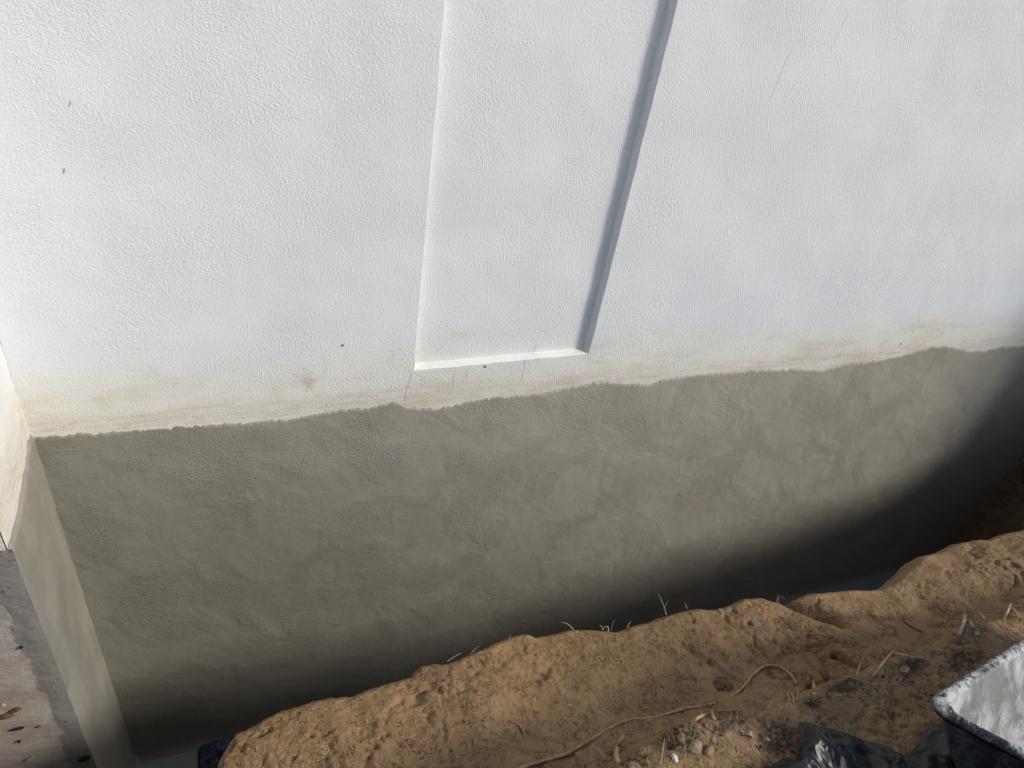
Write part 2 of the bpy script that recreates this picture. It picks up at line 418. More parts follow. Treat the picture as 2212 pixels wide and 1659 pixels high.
xx = XC + .0005+.008*sstep(0, .012, rb-Z) + fbm(P, 7, 3)*.005 + .035*np.exp(-(Z-ZF)/.02)
# keep the outside arris crisp but not perfectly straight
mesh('return_render', np.stack([xx, Y, Z], -1).reshape(-1, 3), grid_faces(len(ys), len(s))[:, ::-1], M['side'], wing)
xs = np.concatenate([np.arange(-4, -1.4, .15), np.arange(-1.4, XC, .008), [XC+.002]])
zs = np.concatenate([np.linspace(ZF, -.03, 260)])
X, Z = np.meshgrid(xs, zs, indexing='ij'); P = np.stack([X, X*0, Z], -1)
EX = XC+.0085+fbm(np.stack([Z*0, Z*0+YO-.002, Z], -1), 7, 3)*.005
X = X+(EX-(XC+.002))*sstep(-.02, .002, X-XC)
e = X-XC + fbm(P, 9, 4, .6)*.06
yy = YO - .002 - (fbm(P, 6, 4)*.004 + .002*sstep(-.055, -.03, e) + fbm(P, 40, 3)*.002)*sstep(.006, -.006, X-XC)
mesh('raw_concrete_face', np.stack([X, yy, Z], -1).reshape(-1, 3), grid_faces(len(xs), len(zs)), M['raw'], wing)
zs = np.concatenate([[-.034], np.arange(-.02, ZT, .03)])
X, Z = np.meshgrid(xs[:-1], zs, indexing='ij'); P = np.stack([X, X*0, Z], -1)
mesh('stucco_front', np.stack([X, YO-.002-fbm(P, 5, 3)*.003, Z], -1).reshape(-1, 3), grid_faces(len(xs)-1, len(zs)), M['white'], wing)
# fence at the far right, outside the picture: added to throw the tall shadow
def box(a, b):
    V = [(x, y, z) for x in (a[0], b[0]) for y in (a[1], b[1]) for z in (a[2], b[2])]
    return V, [(0, 1, 3, 2), (4, 6, 7, 5), (0, 4, 5, 1), (2, 3, 7, 6), (0, 2, 6, 4), (1, 5, 7, 3)]
blocker = tag(empty('shade_blocker', (4.95, 0, -.2)), 'added unseen dark timber fence beyond the right end of the trench, shading it', 'blocker')
for k in range(5):
    v, f = box((4.93, -.83+k*.165, -.6), (4.955, -.83+k*.165+.161, 2.15)); mesh('board', v, f, M['blocker'], blocker, smooth=False)
v, f = box((4.957, -.82, 1.7), (5.0, -.03, 1.78)); mesh('rail', v, f, M['blocker'], blocker, smooth=False)
v, f = box((4.957, -.82, .4), (5.0, -.03, .48)); mesh('rail', v, f, M['blocker'], blocker, smooth=False)

def wall_line(name, pts, r, mat, yoff=-.0004):
    P_ = []
    for px, py in pts:
        d_ = ((px/4032*2212-1106)/1473.65*RIGHT-(py/4032*2212-829.5)/1473.65*UP+FWD)
        P_.append(CAM+d_*((yoff-CAM.y)/d_.y))
    sp = smooth_path(P_, 5); V, Fc = tube_arrays([p+Vector((random.uniform(-r, r), 0, random.uniform(-r, r))) for p in sp], [r]*len(sp), 5)
    mesh(name, [(v.x, (v.y-yoff)*.3+yoff, v.z) for v in V], Fc, mat, house)
wall_line('scuff_line', [(3180, 60), (3120, 190), (3070, 300), (3032, 400)], .0012, M['scuff'])
wall_line('scuff_line', [(3342, 50), (3305, 130), (3268, 205)], .0011, M['scuff'])
wall_line('hairline_crack', [(1626, 1470), (1610, 1510), (1600, 1545), (1592, 1580)], .0008, M['crack'])  # thin brownish lines along the hairline cracks
wall_line('hairline_crack', [(2064, 1412), (2066, 1440), (2058, 1480), (2052, 1495)], .0007, M['crack'])
wall_line('hairline_crack', [(1795, 1450), (1790, 1480), (1786, 1520)], .0006, M['crack'])
wall_line('hairline_crack', [(1100, 1645), (1122, 1652), (1150, 1668)], .0008, M['crack'])

# ------------------------------------------------------------------ ground: one sheet, trench, bench, crest, plot
EDGE = [(-0.152,-0.895),(-0.146,-0.875),(-0.117,-0.831),(-0.1,-0.811),(-0.054,-0.798),(0.007,-0.777),(0.055,-0.774),(0.14,-0.77),(0.217,-0.786),(0.255,-0.778),(0.301,-0.772),(0.395,-0.767),(0.432,-0.742),(0.472,-0.743),(0.518,-0.755),(0.572,-0.742),(0.633,-0.734),(0.69,-0.72),(0.737,-0.713),(0.79,-0.716),(0.818,-0.738),(0.9,-0.739),(0.957,-0.738),(1.017,-0.753),(1.073,-0.777),(1.117,-0.788),(1.153,-0.777),(1.234,-0.776),(1.291,-0.769),(1.364,-0.77),(1.44,-0.77),(1.512,-0.793),(1.573,-0.788),(1.65,-0.776),(1.711,-0.788),(1.744,-0.818),(1.796,-0.839),(1.904,-0.834),(2.003,-0.855),(2.072,-0.872),(2.106,-0.887),(2.166,-0.901),(2.233,-0.895),(2.341,-0.862),(2.39,-0.853),(2.442,-0.827),(2.529,-0.833),(2.613,-0.826),(2.713,-0.841),(2.741,-0.862),(2.81,-0.858),(2.911,-0.876),(3.3,-.88),(3.8,-.86),(4.3,-.84),(7,-.84)]
CREST = [(0.605,-1.359),(0.706,-1.34),(0.767,-1.32),(0.852,-1.314),(0.901,-1.303),(0.96,-1.31),(1.019,-1.324),(1.106,-1.346),(1.154,-1.334),(1.209,-1.33),(1.282,-1.325),(1.364,-1.316),(1.457,-1.32),(1.535,-1.315),(1.626,-1.317),(1.726,-1.302),(1.812,-1.297),(1.873,-1.287),(1.966,-1.282),(2.034,-1.282),(2.142,-1.287),(2.6,-1.30),(3.4,-1.28),(7,-1.3)]
xs = np.concatenate([np.arange(-400, -20, 60), np.arange(-20, -1.2, 1.2), np.arange(-1.2, -.25, .03), np.arange(-.25, 2.75, .005), np.arange(2.75, 5.0, .012), np.arange(5.0, 8, .15), np.arange(8, 30, 3), np.arange(30, 420, 60)])
ye = np.interp(xs, [p[0] for p in EDGE], [p[1] for p in EDGE])
ye = np.where(xs < -.152, -.9-.25*sstep(-.15, -.8, xs), ye)
ze = np.interp(xs, [-1, 1.7, 2.55, 3.3, 4.1, 4.7, 5.3], [-.42, -.42, -.32, -.15, -.05, .08, .3])
yc = np.interp(xs, [-.5, .3]+[p[0] for p in CREST], [-1.5, -1.46]+[p[1] for p in CREST])
fl = ZF
def ctrl(i):
    """profile (y, z, weight of the noise, fine sample count)"""
    e, z, c = ye[i], ze[i], yc[i]
    zb = z+.11
    pts = [(.02, fl-.02), (e+.16, fl-.02), (e+.11, fl+.03), (e+.05, fl+.7), (e+.045, z-.30), (e+.03, z-.10), (e+.006, z-.022), (e-.014, z+.002),
           (e-.12, z+.018), ((e+c)/2-.02, z+.028), (c+.13, zb-.03), (c+.075, zb+.0), (c+.050, (zb)/2), (c+.022, -.045), (c, -.006), (c-.05, .006), (c-.25, .012), (c-.6, .0), (c-1.4, -.02), (c-4, 0), (c-20, 0), (c-400, 0)]
    return pts
cnt = [3, 3, 8, 8, 10, 12, 12, 22, 38, 26, 12, 10, 12, 10, 12, 42, 34, 14, 6, 4, 4]
rows = []
# the bed end of the trench, beyond X = 4: fills up
for i in range(len(xs)):
    pts = np.array(ctrl(i)); r = []
    for k, m_ in enumerate(cnt):
        t = np.arange(m_)/m_
        p0, p1 = pts[k], pts[k+1]
        if k == 20: t = (np.arange(m_)/m_)**2
        r.append(p0+(p1-p0)*t[:, None])
    r.append(pts[-1:]); rows.append(np.concatenate(r))
G = np.stack(rows); nu, nv = G.shape[:2]
# soften the profile polyline in v (only the near part)
for it in range(5):
    Gs = G.copy(); Gs[:, 1:-1] = (G[:, :-2]+2*G[:, 1:-1]+G[:, 2:])/4; G[:, 4:-24] = Gs[:, 4:-24]
Xg = np.repeat(xs[:, None], nv, 1); B = np.stack([Xg, G[..., 0], G[..., 1]], -1)
# raise the end of the trench into a dirt slope
endm = sstep(4.58, 4.78, Xg + .15*(B[..., 1]+.5)+fbm(B, 3, 3)*.25)
B[..., 2] = np.where(B[..., 1] > ye[:, None]-.01, B[..., 2]+(np.maximum(-.02, B[..., 2])-B[..., 2])*endm*.95, B[..., 2])
left = sstep(-.6, -1.4, Xg)
B[..., 2] = B[..., 2]
# normals of the base sheet
du = np.gradient(B, axis=0); dv = np.gradient(B, axis=1)
nr = np.cross(du, dv); nr /= (np.linalg.norm(nr, axis=-1, keepdims=True)+1e-12)
nr *= np.sign(nr[..., 2:3]+1e-3)
nr[..., 1] = np.where(np.abs(nr[..., 2]) < .05, np.abs(nr[..., 1]), nr[..., 1])
nr = np.where((B[..., 1] > ye[:, None]-.03)[..., None] & (np.abs(nr[..., 2:3]) < .5), np.stack([nr[..., 0]*0, nr[..., 1]*0+1, nr[..., 2]*0], -1), nr)
PB = B.copy()
near = (np.abs(Xg-1.7) < 3.3) & (B[..., 1] > -3)
wt = near*sstep(fl+.05, fl+.3, B[..., 2]+(B[..., 1] < ye[:, None]-.2)*5)
edge_d = np.abs(B[..., 1]-ye[:, None])
top = (B[..., 1] < ye[:, None]+.02)
soil = 0
for sx, sy, rx, ry in ((.885, -1.325, .06, .03), (.90, -1.33, .10, .02), (1.11, -1.385, .05, .04), (1.39, -1.33, .08, .025), (1.25, -1.34, .05, .018), (1.60, -1.335, .07, .022), (1.80, -1.355, .07, .03), (.73, -1.345, .05, .02), (1.0, -1.335, .12, .014)):
    soil = np.maximum(soil, np.exp(-(((Xg-sx)/rx)**2+((B[..., 1]-sy)/ry)**2)**1.5))
soil = np.maximum(soil, .4*sstep(.05, .0, np.abs(B[..., 1]-yc[:, None]+.01))*sstep(-.05, .3, fbm(B, 9, 3, .6, 7)))*near
lump = fbm(B, 5, 3, .5, 3)*.020 + fbm(B, 14, 3, .55, 9)*.006
fine = fbm(B, 45, 4, .65, 5)*.0055
pit = -np.clip(fbm(B*np.array([1, 1.6, 1]), 36, 4, .65, 21)-.24, 0, 1)*.02
rg = ridged(B+fbm(B, 8, 2, .5, 4)[..., None]*.05, 9, 3, 2)
crk = -np.clip(rg-.66, 0, 1)*.05*sstep(-.1, .3, fbm(B, 3.5, 3, .5, 31))
rgh = 1+1.3*soil
smooth = sstep(.05, .3, fbm(B, 2.2, 3, .5, 14))*(1-soil)
silh = sstep(.0, .06, edge_d)*.75+.25
def cells(Px, Py, size, seed):
    gx, gy = Px/size, Py/size; ix, iy = np.floor(gx).astype(np.int64), np.floor(gy).astype(np.int64)
    b1 = np.full(Px.shape, 9.); b2 = b1.copy(); hh = np.zeros(Px.shape); tx = hh.copy(); ty = hh.copy()
    for ax in (-1, 0, 1):
        for ay in (-1, 0, 1):
            q = _perm[(_perm[(ix+ax+seed) & 255]+iy+ay) & 255]
            rx = ((q*37) % 97)/97.; ry = ((q*61) % 89)/89.
            dx, dy = gx-(ix+ax+rx), gy-(iy+ay+ry); dd = np.sqrt(dx*dx+dy*dy)
            nw = dd < b1
            b2 = np.where(nw, b1, np.minimum(b2, dd)); b1 = np.where(nw, dd, b1)
            hh = np.where(nw, ((q*13) % 31)/31.-.5, hh); tx = np.where(nw, dx*(((q*7) % 23)/23.-.5)+dy*(((q*5) % 29)/29.-.5), tx)
    return hh, tx, b2-b1
wx = fbm(B, 12, 3, .6, 40)*.05; wy = fbm(B, 12, 3, .6, 50)*.05
h1, t1, g1 = cells(Xg+wx, B[..., 1]+.6*B[..., 2]+wy, .075, 3)
h2, t2, g2 = cells(Xg+wx*.6, B[..., 1]+.6*B[..., 2]+wy*.6, .028, 8)
chunk = (h1*.004+t1*.014)*sstep(-.2, .25, fbm(B, 4, 2, .5, 60)) + (h2*.003+t2*.007)*sstep(-.1, .25, fbm(B, 7, 3, .5, 70)) - .004*sstep(.10, .0, g2)*sstep(.0, .3, fbm(B, 6, 3, .6, 80))
lump = lump + chunk
d = (lump*silh + (fine*rgh + pit + crk*silh)*(1-.55*smooth))*wt
B = B + nr*d[..., None]
# furrow dragged across the right part of the bench, and a scraped clay block
def trough(B, a, b, wdt, dep):
    a = np.array(a); b = np.array(b); ab = b-a; p = PB[..., :2]-a
    t = np.clip((p@ab)/(ab@ab), 0, 1); q = p-t[..., None]*ab
    dd = np.linalg.norm(q, axis=-1); B[..., 2] -= dep*np.exp(-(dd/wdt)**2)*wt
trough(B, (1.85, -.93), (2.3, -1.14), .014, .018)
trough(B, (1.28, -.90), (1.40, -1.10), .012, .016)
trough(B, (2.06, -1.15), (2.12, -1.08), .045, .05)
trough(B, (2.2, -1.06), (2.26, -1.04), .035, .035)
trough(B, (1.70, -1.12), (1.73, -1.05), .032, .035)
trough(B, (1.78, -1.09), (1.80, -1.18), .012, .05)
trough(B, (1.79, -.84), (1.9, -.98), .02, .045)
trough(B, (1.60, -1.17), (1.66, -1.19), .025, .035)
soil_shade = np.clip(soil+endm*(B[..., 1] > ye[:, None]-.02), 0, 1)  # dark topsoil colour also spread over the trench end to paint its shade
ground = mesh('ground', B.reshape(-1, 3), grid_faces(nu, nv), M['clay'], attrs={'topsoil': soil_shade.ravel(), 'smooth': smooth.ravel()})
me = ground.data
if me.polygons[int(300*(nv-1)+120)].normal.z < 0: me.flip_normals()
tag(ground, kind='structure')
bvh = BVHTree.FromPolygons([tuple(v) for v in B.reshape(-1, 3)], grid_faces(nu, nv).tolist())
def pixray(px, py):          # full-resolution photo pixel -> viewing ray
    sx, sy = px/4032*2212, py/4032*2212
    return ((sx-1106)/1473.65*RIGHT - (sy-829.5)/1473.65*UP + FWD).normalized()
def at(px, py, lift=0.0):
    r = bvh.ray_cast(CAM, pixray(px, py))
    if r[0] is None: return atz(px, py, lift)
    return r[0]+Vector((0, 0, lift))
def atz(px, py, z):
    d_ = pixray(px, py); return CAM+d_*((z-CAM.z)/d_.z)
def drop(x, y, lift=0.0):
    r = bvh.ray_cast(Vector((x, y, 3)), Vector((0, 0, -1))); return r[0]+Vector((0, 0, lift))

# footing at the bottom of the trench, against the wall
xs = np.arange(XC, 4.3, .03); ys = np.linspace(-.0, -.66, 24)
X, Y = np.meshgrid(xs, ys, indexing='ij'); P = np.stack([X, Y, X*0], -1)
ft = mesh('footing', np.stack([X, Y, ZF+.004+fbm(P, 4, 3)*.006-.05*sstep(-.60, -.66, Y)], -1).reshape(-1, 3), grid_faces(len(xs), len(ys))[:, ::-1], M['footing'])
tag(ft, kind='structure')
xs = np.arange(-4, XC+.01, .1); ys = np.linspace(YO, -.66, 8); X, Y = np.meshgrid(xs, ys, indexing='ij')
tag(mesh('footing', np.stack([X, Y, X*0+ZF+.003], -1).reshape(-1, 3), grid_faces(len(xs), len(ys))[:, ::-1], M['footing']), kind='structure')

# muddy water lying in the hollows of the bench
def puddle(x, y, r, fill, seed):
    c = drop(x, y); V = [(x, y, c.z+fill)]; n = 30
    for k in range(n):
        a = 2*math.pi*k/n; rr_ = r*(1+.2*math.sin(2*a+seed))
        V.append((x+rr_*math.cos(a), y+rr_*math.sin(a), c.z+fill))
    tag(mesh('water', V, [(0, k+1, (k+1) % n+1) for k in range(n)], M['silt']), kind='structure')
puddle(2.09, -1.115, .12, .013, 1); puddle(2.23, -1.05, .08, .005, 2); puddle(1.715, -1.085, .08, .006, 3)

# ------------------------------------------------------------------ mixing tub
P1 = Vector((1.330, -1.490, .22)); U = Vector((.403, .054, 0)).normalized(); Vv = Vector((.080, -.158, .038)).normalized()
Nn = U.cross(Vv).normalized(); Nn = Nn if Nn.z > 0 else -Nn
LU, LV, DP = .86, .58, .20
tub = tag(empty('mixing_tub', P1+U*.43+Vv*.29-Nn*DP), 'black plastic mixing tub crusted with pale dried cement, at the lower right corner', 'tub')
def ring(inset, depth, rad, n=9):
    pts = []
    for (cu, cv, a0) in ((inset+rad, inset+rad, 180), (LU-inset-rad, inset+rad, 270), (LU-inset-rad, LV-inset-rad, 0), (inset+rad, LV-inset-rad, 90)):
        for k in range(n):
            a = math.radians(a0+90*k/(n-1)); pts.append((cu+rad*math.cos(a), cv+rad*math.sin(a)))
    # subdivide the straight sides
    out = []
    for i in range(len(pts)):
        a, b = pts[i], pts[(i+1) % len(pts)]; L = math.hypot(b[0]-a[0], b[1]-a[1]); m_ = 24 if L > .15 else 1
        for k in range(m_): out.append((a[0]+(b[0]-a[0])*k/m_, a[1]+(b[1]-a[1])*k/m_))
    res = []
    for u, v in out:
        wob = .003*math.sin(u*9+1)+.003*math.sin(v*11)
        res.append(P1+U*u+Vv*v-Nn*(depth+wob))
    return res
def loft(rings, cap_last=False):
    n = len(rings[0]); V = [p for r in rings for p in r]; Fc = []
    for i in range(len(rings)-1):
        for k in range(n): Fc.append((i*n+k, i*n+(k+1) % n, (i+1)*n+(k+1) % n, (i+1)*n+k))
    if cap_last: Fc.append(tuple((len(rings)-1)*n+k for k in range(n)))
    return V, Fc
prof_in = [(.0265, .006, .050), (.029, .012, .05), (.037, .03, .05), (.055, .07, .05), (.070, .12, .05), (.082, .155, .05), (.090, .17, .05), (.105, .180, .045), (.13, .184, .03)]
v, f = loft([ring(*p) for p in prof_in], True); inn = mesh('inside', v, f, M['tub_in'], tub)
rim = [(.004, .015, .055), (.0, .011, .056), (.001, .004, .056), (.006, .0, .054), (.013, -.002, .053), (.020, .0, .052), (.0265, .006, .050)]
v, f = loft([ring(*p) for p in rim]); mesh('rim', v, f, M['tub_out'], tub, attrs={'crust': [0, 0, .25, .7, 1, 1, 1][0:7] and sum([[c]*(len(v)//7) for c in (.1, .15, .5, 1, 1.3, 1.4, 1.4)], [])})
body = [(.004, .020, .055), (.012, .021, .052), (.016, .028, .05), (.034, .09, .05), (.055, .17, .05), (.066, .195, .045), (.09, .2, .03)]
v, f = loft([ring(*p) for p in body], True); mesh('outside', v, f, M['tub_out'], tub, attrs={'crust': [.12]*len(v)})

# ------------------------------------------------------------------ black polythene
def film(name, label, top_px, depth_vec, rise, seed, amp, nu=150, nv=90, lift0=.004):
    P_ = [Vector(at(*p)) if len(p) == 2 else atz(*p) for p in top_px]
    L = [0]
    for a, b in zip(P_[:-1], P_[1:]): L.append(L[-1]+(b-a).length)
    tt = np.linspace(0, L[-1], nu); A = np.array([list(p) for p in P_])
    E_ = np.stack([np.interp(tt, L, A[:, k]) for k in range(3)], -1)
    vs = np.linspace(0, 1, nv); D_ = np.array(depth_vec)
    Q = E_[:, None, :]+vs[None, :, None]*D_[None, None, :]
    bz = np.zeros((nu, nv))
    for i in range(0, nu):
        for j in range(0, nv):
            r = bvh.ray_cast(Vector((Q[i, j, 0], Q[i, j, 1], 3)), Vector((0, 0, -1))); bz[i, j] = r[0].z if r[0] else 0
    QQ = np.stack([Q[..., 0], Q[..., 1], Q[..., 0]*0], -1)
    wq = QQ+np.stack([fbm(QQ, 7, 2, .5, seed+k) for k in range(3)], -1)*.02
    def folds(k_, n_, q_):          # distance-to-crease facets: min over tilted planes around random knots
        R_ = np.random.RandomState(int(seed*10)+k_); lo = QQ[..., :2].reshape(-1, 2).min(0); hi = QQ[..., :2].reshape(-1, 2).max(0)
        kn = R_.uniform(lo-.05, hi+.05, (n_, 2)); kz = R_.uniform(0, 1, n_); an = R_.uniform(0, 6.28, n_)
        best = np.full(QQ.shape[:2], -9.)
        for c_, z_, a_ in zip(kn, kz, an):
            dx, dy = wq[..., 0]-c_[0], wq[..., 1]-c_[1]
            u_ = np.abs(dx*math.cos(a_)+dy*math.sin(a_)); v_ = np.abs(-dx*math.sin(a_)+dy*math.cos(a_))
            best = np.maximum(best, z_-(u_*q_+v_*q_*.22))
        return best
    h = folds(1, 12, 7)*.8+folds(2, 34, 14)*.45+folds(3, 110, 24)*.22+(1-np.abs(perlin(wq*np.array([19, 15, 1])+seed))*2.2)*.10
    un = np.linspace(0, 1, nu)[:, None]
    envl = sstep(0, .10, vs)[None, :]*sstep(0, .06, un)*sstep(1, .94, un)
    z = bz+lift0+np.clip(h, -.3, 1)*amp*(.25+.75*envl)+rise*envl*(vs[None, :]**.6)
    z = np.maximum(z, bz+.003)
    V = np.stack([Q[..., 0]+fbm(QQ, 11, 2, .5, seed+2)*.02*envl, Q[..., 1]+fbm(QQ, 11, 2, .5, seed+3)*.02*envl, z], -1)
    F_ = grid_faces(nu, nv)
    o = mesh(name, V.reshape(-1, 3), F_, M['film'], loc=Vector(V.reshape(-1, 3).mean(0)))
    md = o.modifiers.new('thickness', 'SOLIDIFY'); md.thickness = .0012
    return o
sack = film('plastic_sack', '', [(2960, 3060), (3076, 3001), (3110, 3001), (3126, 2953), (3142, 2910), (3142, 2851), (3173, 2853), (3267, 2885), (3361, 2910), (3450, 2938), (3523, 2973), (3582, 3006), (3640, 3050)], (-.02, -.42, 0), .04, 3.3, .06)
tag(sack, 'crumpled black plastic sack left of the mixing tub, one corner poking up', 'plastic sack')
sheet = film('plastic_sheet', '', [(3520, 3040), (3555, 2986), (3602, 2953), (3625, 2897), (3690, 2855), (3735, 2845), (3760, 2880)], (-.03, -.40, 0), .03, 8.1, .05)
tag(sheet, 'muddy shiny black plastic sheet bunched up under the mixing tub', 'plastic sheet')

# blue bag on the trench floor
def blue_bag():
    k = N('blue_polythene')
    n = k.noise(16, 3, .6, 1.0, stretch=(1, 2.2, 1)); g = k.noise(8, 3, .6, 0, rot=(0, 1, 0))
    col = k.mix(k.ramp(n, .4, .62), (.018, .026, .055), (.09, .11, .16))
    col = k.mix(k.ramp(g, .45, .62, 0, .8), col, (.085, .085, .07))
    mt = k.out(col, .3, k.bump(n, .02, .6), Specular_IOR_Level=.6)
    u0, u1, v0, v1 = -.335, -.08, -.015, -.165
    root = tag(empty('plastic_bag', ((u0+u1)/2, -.09, ZF)), 'damp blue plastic bag with dark rim lying on the trench floor beside the clay edge', 'plastic bag')
    nu, nv = 60, 44; u = np.linspace(-1, 1, nu); v = np.linspace(-1, 1, nv); A, Bq = np.meshgrid(u, v, indexing='ij')
    # square to rounded square
    r = np.maximum(np.abs(A), np.abs(Bq)); l4 = (np.abs(A)**5+np.abs(Bq)**5)**.2+1e-9; A2, B2 = A*r/l4, Bq*r/l4
    X = (u0+u1)/2+A2*(u1-u0)/2; Y = (v0+v1)/2+B2*(v1-v0)/2; P = np.stack([X, Y, X*0], -1)
    z = ZF+.012+.030*(1-r**4)+fbm(P*np.array([1, 3.2, 1]), 14, 3, .6, 4)*.03*(1-r**6)
    mesh('bag_film', np.stack([X, Y, z], -1).reshape(-1, 3), grid_faces(nu, nv)[:, ::-1], mt, root)
    pts = []
    for k_ in range(64):
        a = 2*math.pi*k_/64; c_, s_ = math.cos(a), math.sin(a); q = (abs(c_)**5+abs(s_)**5)**.2
        pts.append(Vector(((u0+u1)/2+c_/q*(u1-u0)/2*1.01, (v0+v1)/2+s_/q*(v1-v0)/2*1.01, ZF+.013)))
    V, Fc = tube_arrays(pts+[pts[0]], [.0045]*65, 6); mesh('rim', V, Fc, M['tar'], root)
blue_bag()

# ------------------------------------------------------------------ roots, twigs, grass, leaves, stones
def root_thing(name, label, cat, px, r0, r1, mat, lifts=None, n=8, group=None, rough=.35, wob=.0):
    """px: photo positions on the soil, lifts: height above the soil at each"""
    pts = []
    base = None
    for i, p in enumerate(px):
        q = Vector(at(p[0], p[1])) if len(p) == 2 else atz(*p)
        if lifts: q = q+Vector((0, 0, lifts[i]))
        pts.append(q)
    sp = smooth_path(pts, n); L = len(sp)
    if wob: sp = [p+Vector((random.uniform(-wob, wob), random.uniform(-wob, wob), random.uniform(-wob, wob))) for p in sp]
    V, Fc = tube_arrays(sp, [r0+(r1-r0)*i/(L-1) for i in range(L)], 7, rough, len(C.objects))
    o = mesh(name, V, Fc, mat, loc=sp[0].copy())
    return tag(o, label, cat, group)
S5 = lambda L: [(3000+x*.46655, 2300+y*.46655) for x, y in L]
S4 = lambda L: [(2000+x*.54250, 2250+y*.54250) for x, y in L]
S7 = lambda L: [(2200+x*.40687, 2700+y*.40687) for x, y in L]
S8 = lambda L: [(3400+x*.30138, 2200+y*.30138) for x, y in L]
long_px = S4([(60, 1440), (250, 1385), (400, 1340), (480, 1300), (640, 1200), (800, 1112), (900, 1075), (1040, 1060), (1180, 1030), (1300, 1000), (1480, 965), (1620, 915), (1700, 850), (1760, 775), (1830, 712), (1900, 692), (1975, 705), (2040, 750), (2085, 810), (2105, 870), (2100, 935)])
root_thing('root', 'long thin brown root snaking across the clay ledge and looping round at its right end', 'root', long_px, .0052, .0036, M['root'], [.002, .004, .005, .004, .002, .003, -.001, -.0035, .003, .004, .002, .004, .005, .006, .008, .008, .007, .006, .004, .002, -.003], 8, rough=.7)
root_thing('root', 'short arched brown root just behind the grassy crest, below the long one', 'root', S4([(1320, 1115), (1380, 1075), (1460, 1045), (1560, 1028), (1690, 1030)]), .0042, .003, M['root'], [.012]*5)
root_thing('root', 'thin rusty root half buried in the clay at the bottom centre', 'root', [(2000, 2842), (2030, 2850), (2052, 2870), (2062, 2890), (2058, 2912)], .0032, .002, M['bark'], [.001]*5)
stub = lambda px, lab, r0, r1, mat, h: root_thing('root_stub', lab, 'root', px, r0, r1, mat, h, 5, wob=.0006)
stub(S7([(580, 745), (550, 700), (548, 650), (565, 610), (598, 578)]), 'thick pale curved root stub sticking out of the crest at bottom centre', .0058, .0065, M['pale'], [0, .012, .025, .04, .05])
stub(S7([(580, 745), (530, 700), (478, 655)]), 'slim pale root leaning left from the foot of the thick curved stub', .003, .002, M['pale'], [.002, .012, .02])
stub(S7([(575, 620), (548, 570), (532, 540), (516, 495)]), 'dark-tipped twig rising behind the thick curved stub', .003, .0022, M['wood'], [.0, .012, .02, .03])
stub(S7([(455, 730), (400, 690), (345, 660), (298, 632)]), 'long pale forked root left of the thick curved stub', .0032, .0042, M['pale'], [.003, .015, .02, .03])
stub(S7([(318, 765), (308, 700), (302, 650)]), 'thin upright rootlet under the pale forked root', .0012, .001, M['pale'], [.0, .02, .035])
stub(S7([(1500, 325), (1465, 280), (1430, 235)]), 'straight pale broken twig across the short arched root', .0042, .0036, M['pale'], [.0, .02, .035])
stub(S5([(445, 930), (410, 870), (352, 822)]), 'pale leaning twig beside the grass tuft at the loop of the long root', .0048, .004, M['pale'], [.0, .025, .05])
stub(S5([(240, 1015), (200, 960), (163, 915)]), 'thin pale twig left of the grass tuft on the crest', .0022, .0016, M['pale'], [.0, .02, .035])
stub(S5([(790, 800), (790, 750), (806, 690)]), 'small crooked upright rootlet on the crest behind the clay block', .0028, .002, M['pale'], [.0, .025, .045])
stub(S5([(945, 780), (990, 710), (1048, 642)]), 'pale slanting root stalk bent where it meets a thin lying rootlet', .0032, .0026, M['pale'], [.0, .025, .05])
stub(S5([(1052, 640), (1130, 645), (1230, 648), (1350, 645), (1430, 658)]), 'thin tan rootlet lying almost level along the crest', .0024, .0014, M['pale'], [.04, .03, .02, .012, .004])
stub(S8([(1255, 1010), (1240, 930), (1222, 860)]), 'grey upright broken stick behind the crest near the mixing tub', .0062, .0055, M['wood'], [.0, .03, .055])
stub(S8([(1490, 1015), (1430, 960), (1370, 915), (1330, 880)]), 'weathered grey stick lying on the crest above the tub', .0065, .004, M['wood'], [.004, .012, .02, .03])
stub(S8([(1600, 880), (1500, 850), (1400, 800), (1280, 765), (1160, 705)]), 'long fine crooked rootlet reaching left over the silty puddle', .0018, .0013, M['pale'], [.0, .03, .05, .06, .08])
stub(S8([(1540, 900), (1430, 880), (1290, 868)]), 'short level rootlet between the two grey sticks', .0014, .001, M['pale'], [.0, .02, .03])
stub(S8([(1825, 805), (1825, 750), (1832, 690)]), 'small pale upright stalk on the crest at the right edge', .0034, .003, M['pale'], [.0, .025, .045])
stub(S8([(2020, 765), (1930, 725), (1840, 712), (1760, 715), (1690, 740)]), 'fine rootlet crossing the upright stalk at the right edge', .0016, .001, M['pale'], [.0, .02, .03, .03, .02])
stub(S8([(2095, 632), (2000, 632), (1900, 640), (1835, 645)]), 'thin straight rootlet lying on clay at the right edge of the picture', .0017, .0012, M['pale'], [.008]*4)
